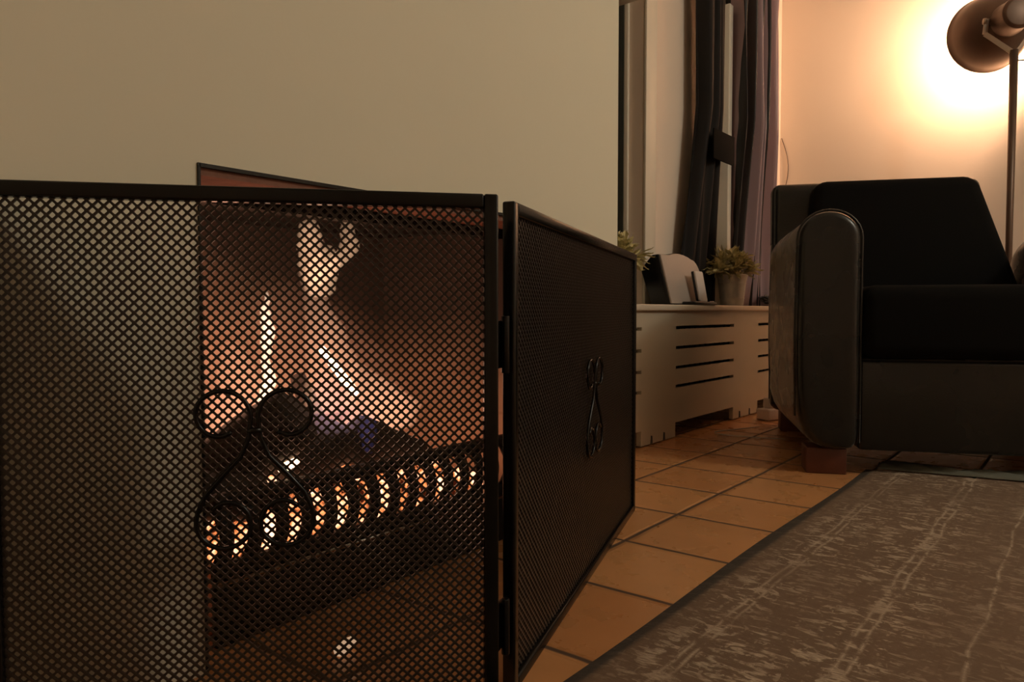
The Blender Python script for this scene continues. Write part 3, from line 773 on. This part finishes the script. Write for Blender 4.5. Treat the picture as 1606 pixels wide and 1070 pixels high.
# ------------------------------------------------------------------ rug and the crumpled cloth at its far edge
ry = 1.107*H
b = MB(); NX, NY = 90, 70; 
top = []
for i in range(NX):
    for j in range(NY):
        v = j/(NY-1); y = ry - v*1.9
        xe = (5.03 + (1.107 - y/H)*.20) * H
        xx = -0.9 + (xe + .9) * i/(NX-1)
        e = min(i, NX-1-i, j, NY-1-j)
        z = .0008 if e == 0 else .007 + .0012*math.sin(xx*9)*math.sin(y*7)
        if e == 0 and False: z = 0
        top.append(Vector((xx + (0.006*math.sin(y*23) if i == NX-1 else 0), y + (.004*math.sin(xx*6) if j == 0 else 0), z)))
b.v = top; b.f = [(i*NY+j, (i+1)*NY+j, (i+1)*NY+j+1, i*NY+j+1) for i in range(NX-1) for j in range(NY-1)]
bb = len(b.v)
o = b.build('rug', M['rug'], smooth=True); tag(o, 'worn grey-brown oriental patterned rug lying on the terracotta tiles', 'rug')
b = MB(); rnd = random.Random(3); NX, NY = 60, 10
for i in range(NX):
    for j in range(NY):
        t = i/(NX-1); y = ry - .03 - t*.62; xe = (5.03 + (1.107 - y/H)*.20)*H
        x = xe - .03 + j/(NY-1)*(.075 + .03*math.sin(t*17))
        z = .010 + (.010*abs(math.sin(t*21 + j*.6)) + .006*rnd.random()) * math.sin(PI*j/(NY-1)) * (1 if t < .6 else .5)
        b.v.append(Vector((x, y, z)))
b.f = [(i*NY+j, (i+1)*NY+j, (i+1)*NY+j+1, i*NY+j+1) for i in range(NX-1) for j in range(NY-1)]
o = b.build('crumpled_cloth', M['cloth'], smooth=True, solid=.0015); tag(o, 'crumpled grey cloth strip along the rug edge in front of the armchair', 'cloth')

# ------------------------------------------------------------------ floor lamp
fl = thing('floor_lamp', 'industrial metal floor lamp behind the armchair, its bell shade turned to the wall', 'floor lamp', (LAMP.x - .01, LAMP.y - .0, 0))
LO = Vector((LAMP.x - .01, LAMP.y, 0))
M3 = LAMP_AX.to_track_quat('Z', 'Y').to_matrix().to_4x4(); M3.translation = LAMP - LO
outer = [(.004, -.050), (.050, -.047), (.060, -.035), (.060, .020), (.064, .045), (.062, .055), (.085, .075), (.112, .11), (.132, .15), (.145, .20), (.149, .235), (.153, .240)]
b = MB(); b.lathe([p for p in outer[5:]] + [(.150, .2395), (.142, .20), (.129, .152), (.109, .113), (.082, .079), (.058, .059)], 48, M3, cap=False)
b.build('lamp_shade', M['lampmetal'], fl, smooth=True, fix=True)
b = MB(); b.lathe(outer[:5] + [(.064, .060), (.058, .060), (.004, .060)], 40, M3); b.build('lamp_housing', M['lampmetal'], fl, smooth=False, bevel=.002)
b = MB(); b.lathe([(.004, .062), (.018, .07), (.030, .12), (.034, .15), (.028, .175), (.012, .19), (.002, .192)], 20, M3); b.build('bulb', M['bulb'], fl, smooth=True)
# yoke: a U bracket from the shade's sides to the top of the pole
side = LAMP_AX.cross(Vector((0, 0, 1))).normalized(); cpt = LAMP - LO + LAMP_AX*.055
ptop = Vector((0, 0, LAMP.z - .135)) + Vector((.01, 0, 0))
for s in (-1, 1):
    b = MB(); a = cpt + side*.075*s
    b.bar(a + Vector((0,0,.01)), a + side*.006*s + Vector((0,0,-.05)), .006, .018); b.bar(a + side*.006*s + Vector((0,0,-.048)), ptop + side*.010*s + Vector((0,0,.0)), .006, .018)
    b.build('yoke_arm', M['yoke'], fl, bevel=.001)
    b = MB(); q = side.to_track_quat('Z', 'Y').to_matrix().to_4x4(); q.translation = a + side*.002*s - (side*.012 if s < 0 else Vector())
    b.lathe([(.003, 0), (.012, .001), (.012, .011), (.003, .012)], 14, q); b.build('knob', M['yoke'], fl, smooth=True)
b = MB(); b.tube([ptop + Vector((0,0,.004)), (.01, 0, .75), (.01, 0, .03)], [.0145, .012, .0105], 16); b.build('pole', M['lampmetal'], fl, smooth=True)
b = MB(); b.tube([ptop + Vector((0, 0, -.035)), ptop + Vector((.02, -.035, -.035))], .003, 8); b.tube([ptop + Vector((.02, -.035, -.052)), ptop + Vector((.02, -.035, -.018))], .003, 8); b.build('wing_screw', M['lampmetal'], fl, smooth=True)
b = MB(); b.lathe([(.12, .0), (.125, .004), (.125, .012), (.115, .018), (.02, .024), (.016, .035), (.002, .036)], 40); b.build('lamp_base', M['lampmetal'], fl, smooth=True)
for v_ in fl.children:
    if v_.name.startswith('lamp_base'): v_.location = (.01, 0, 0)
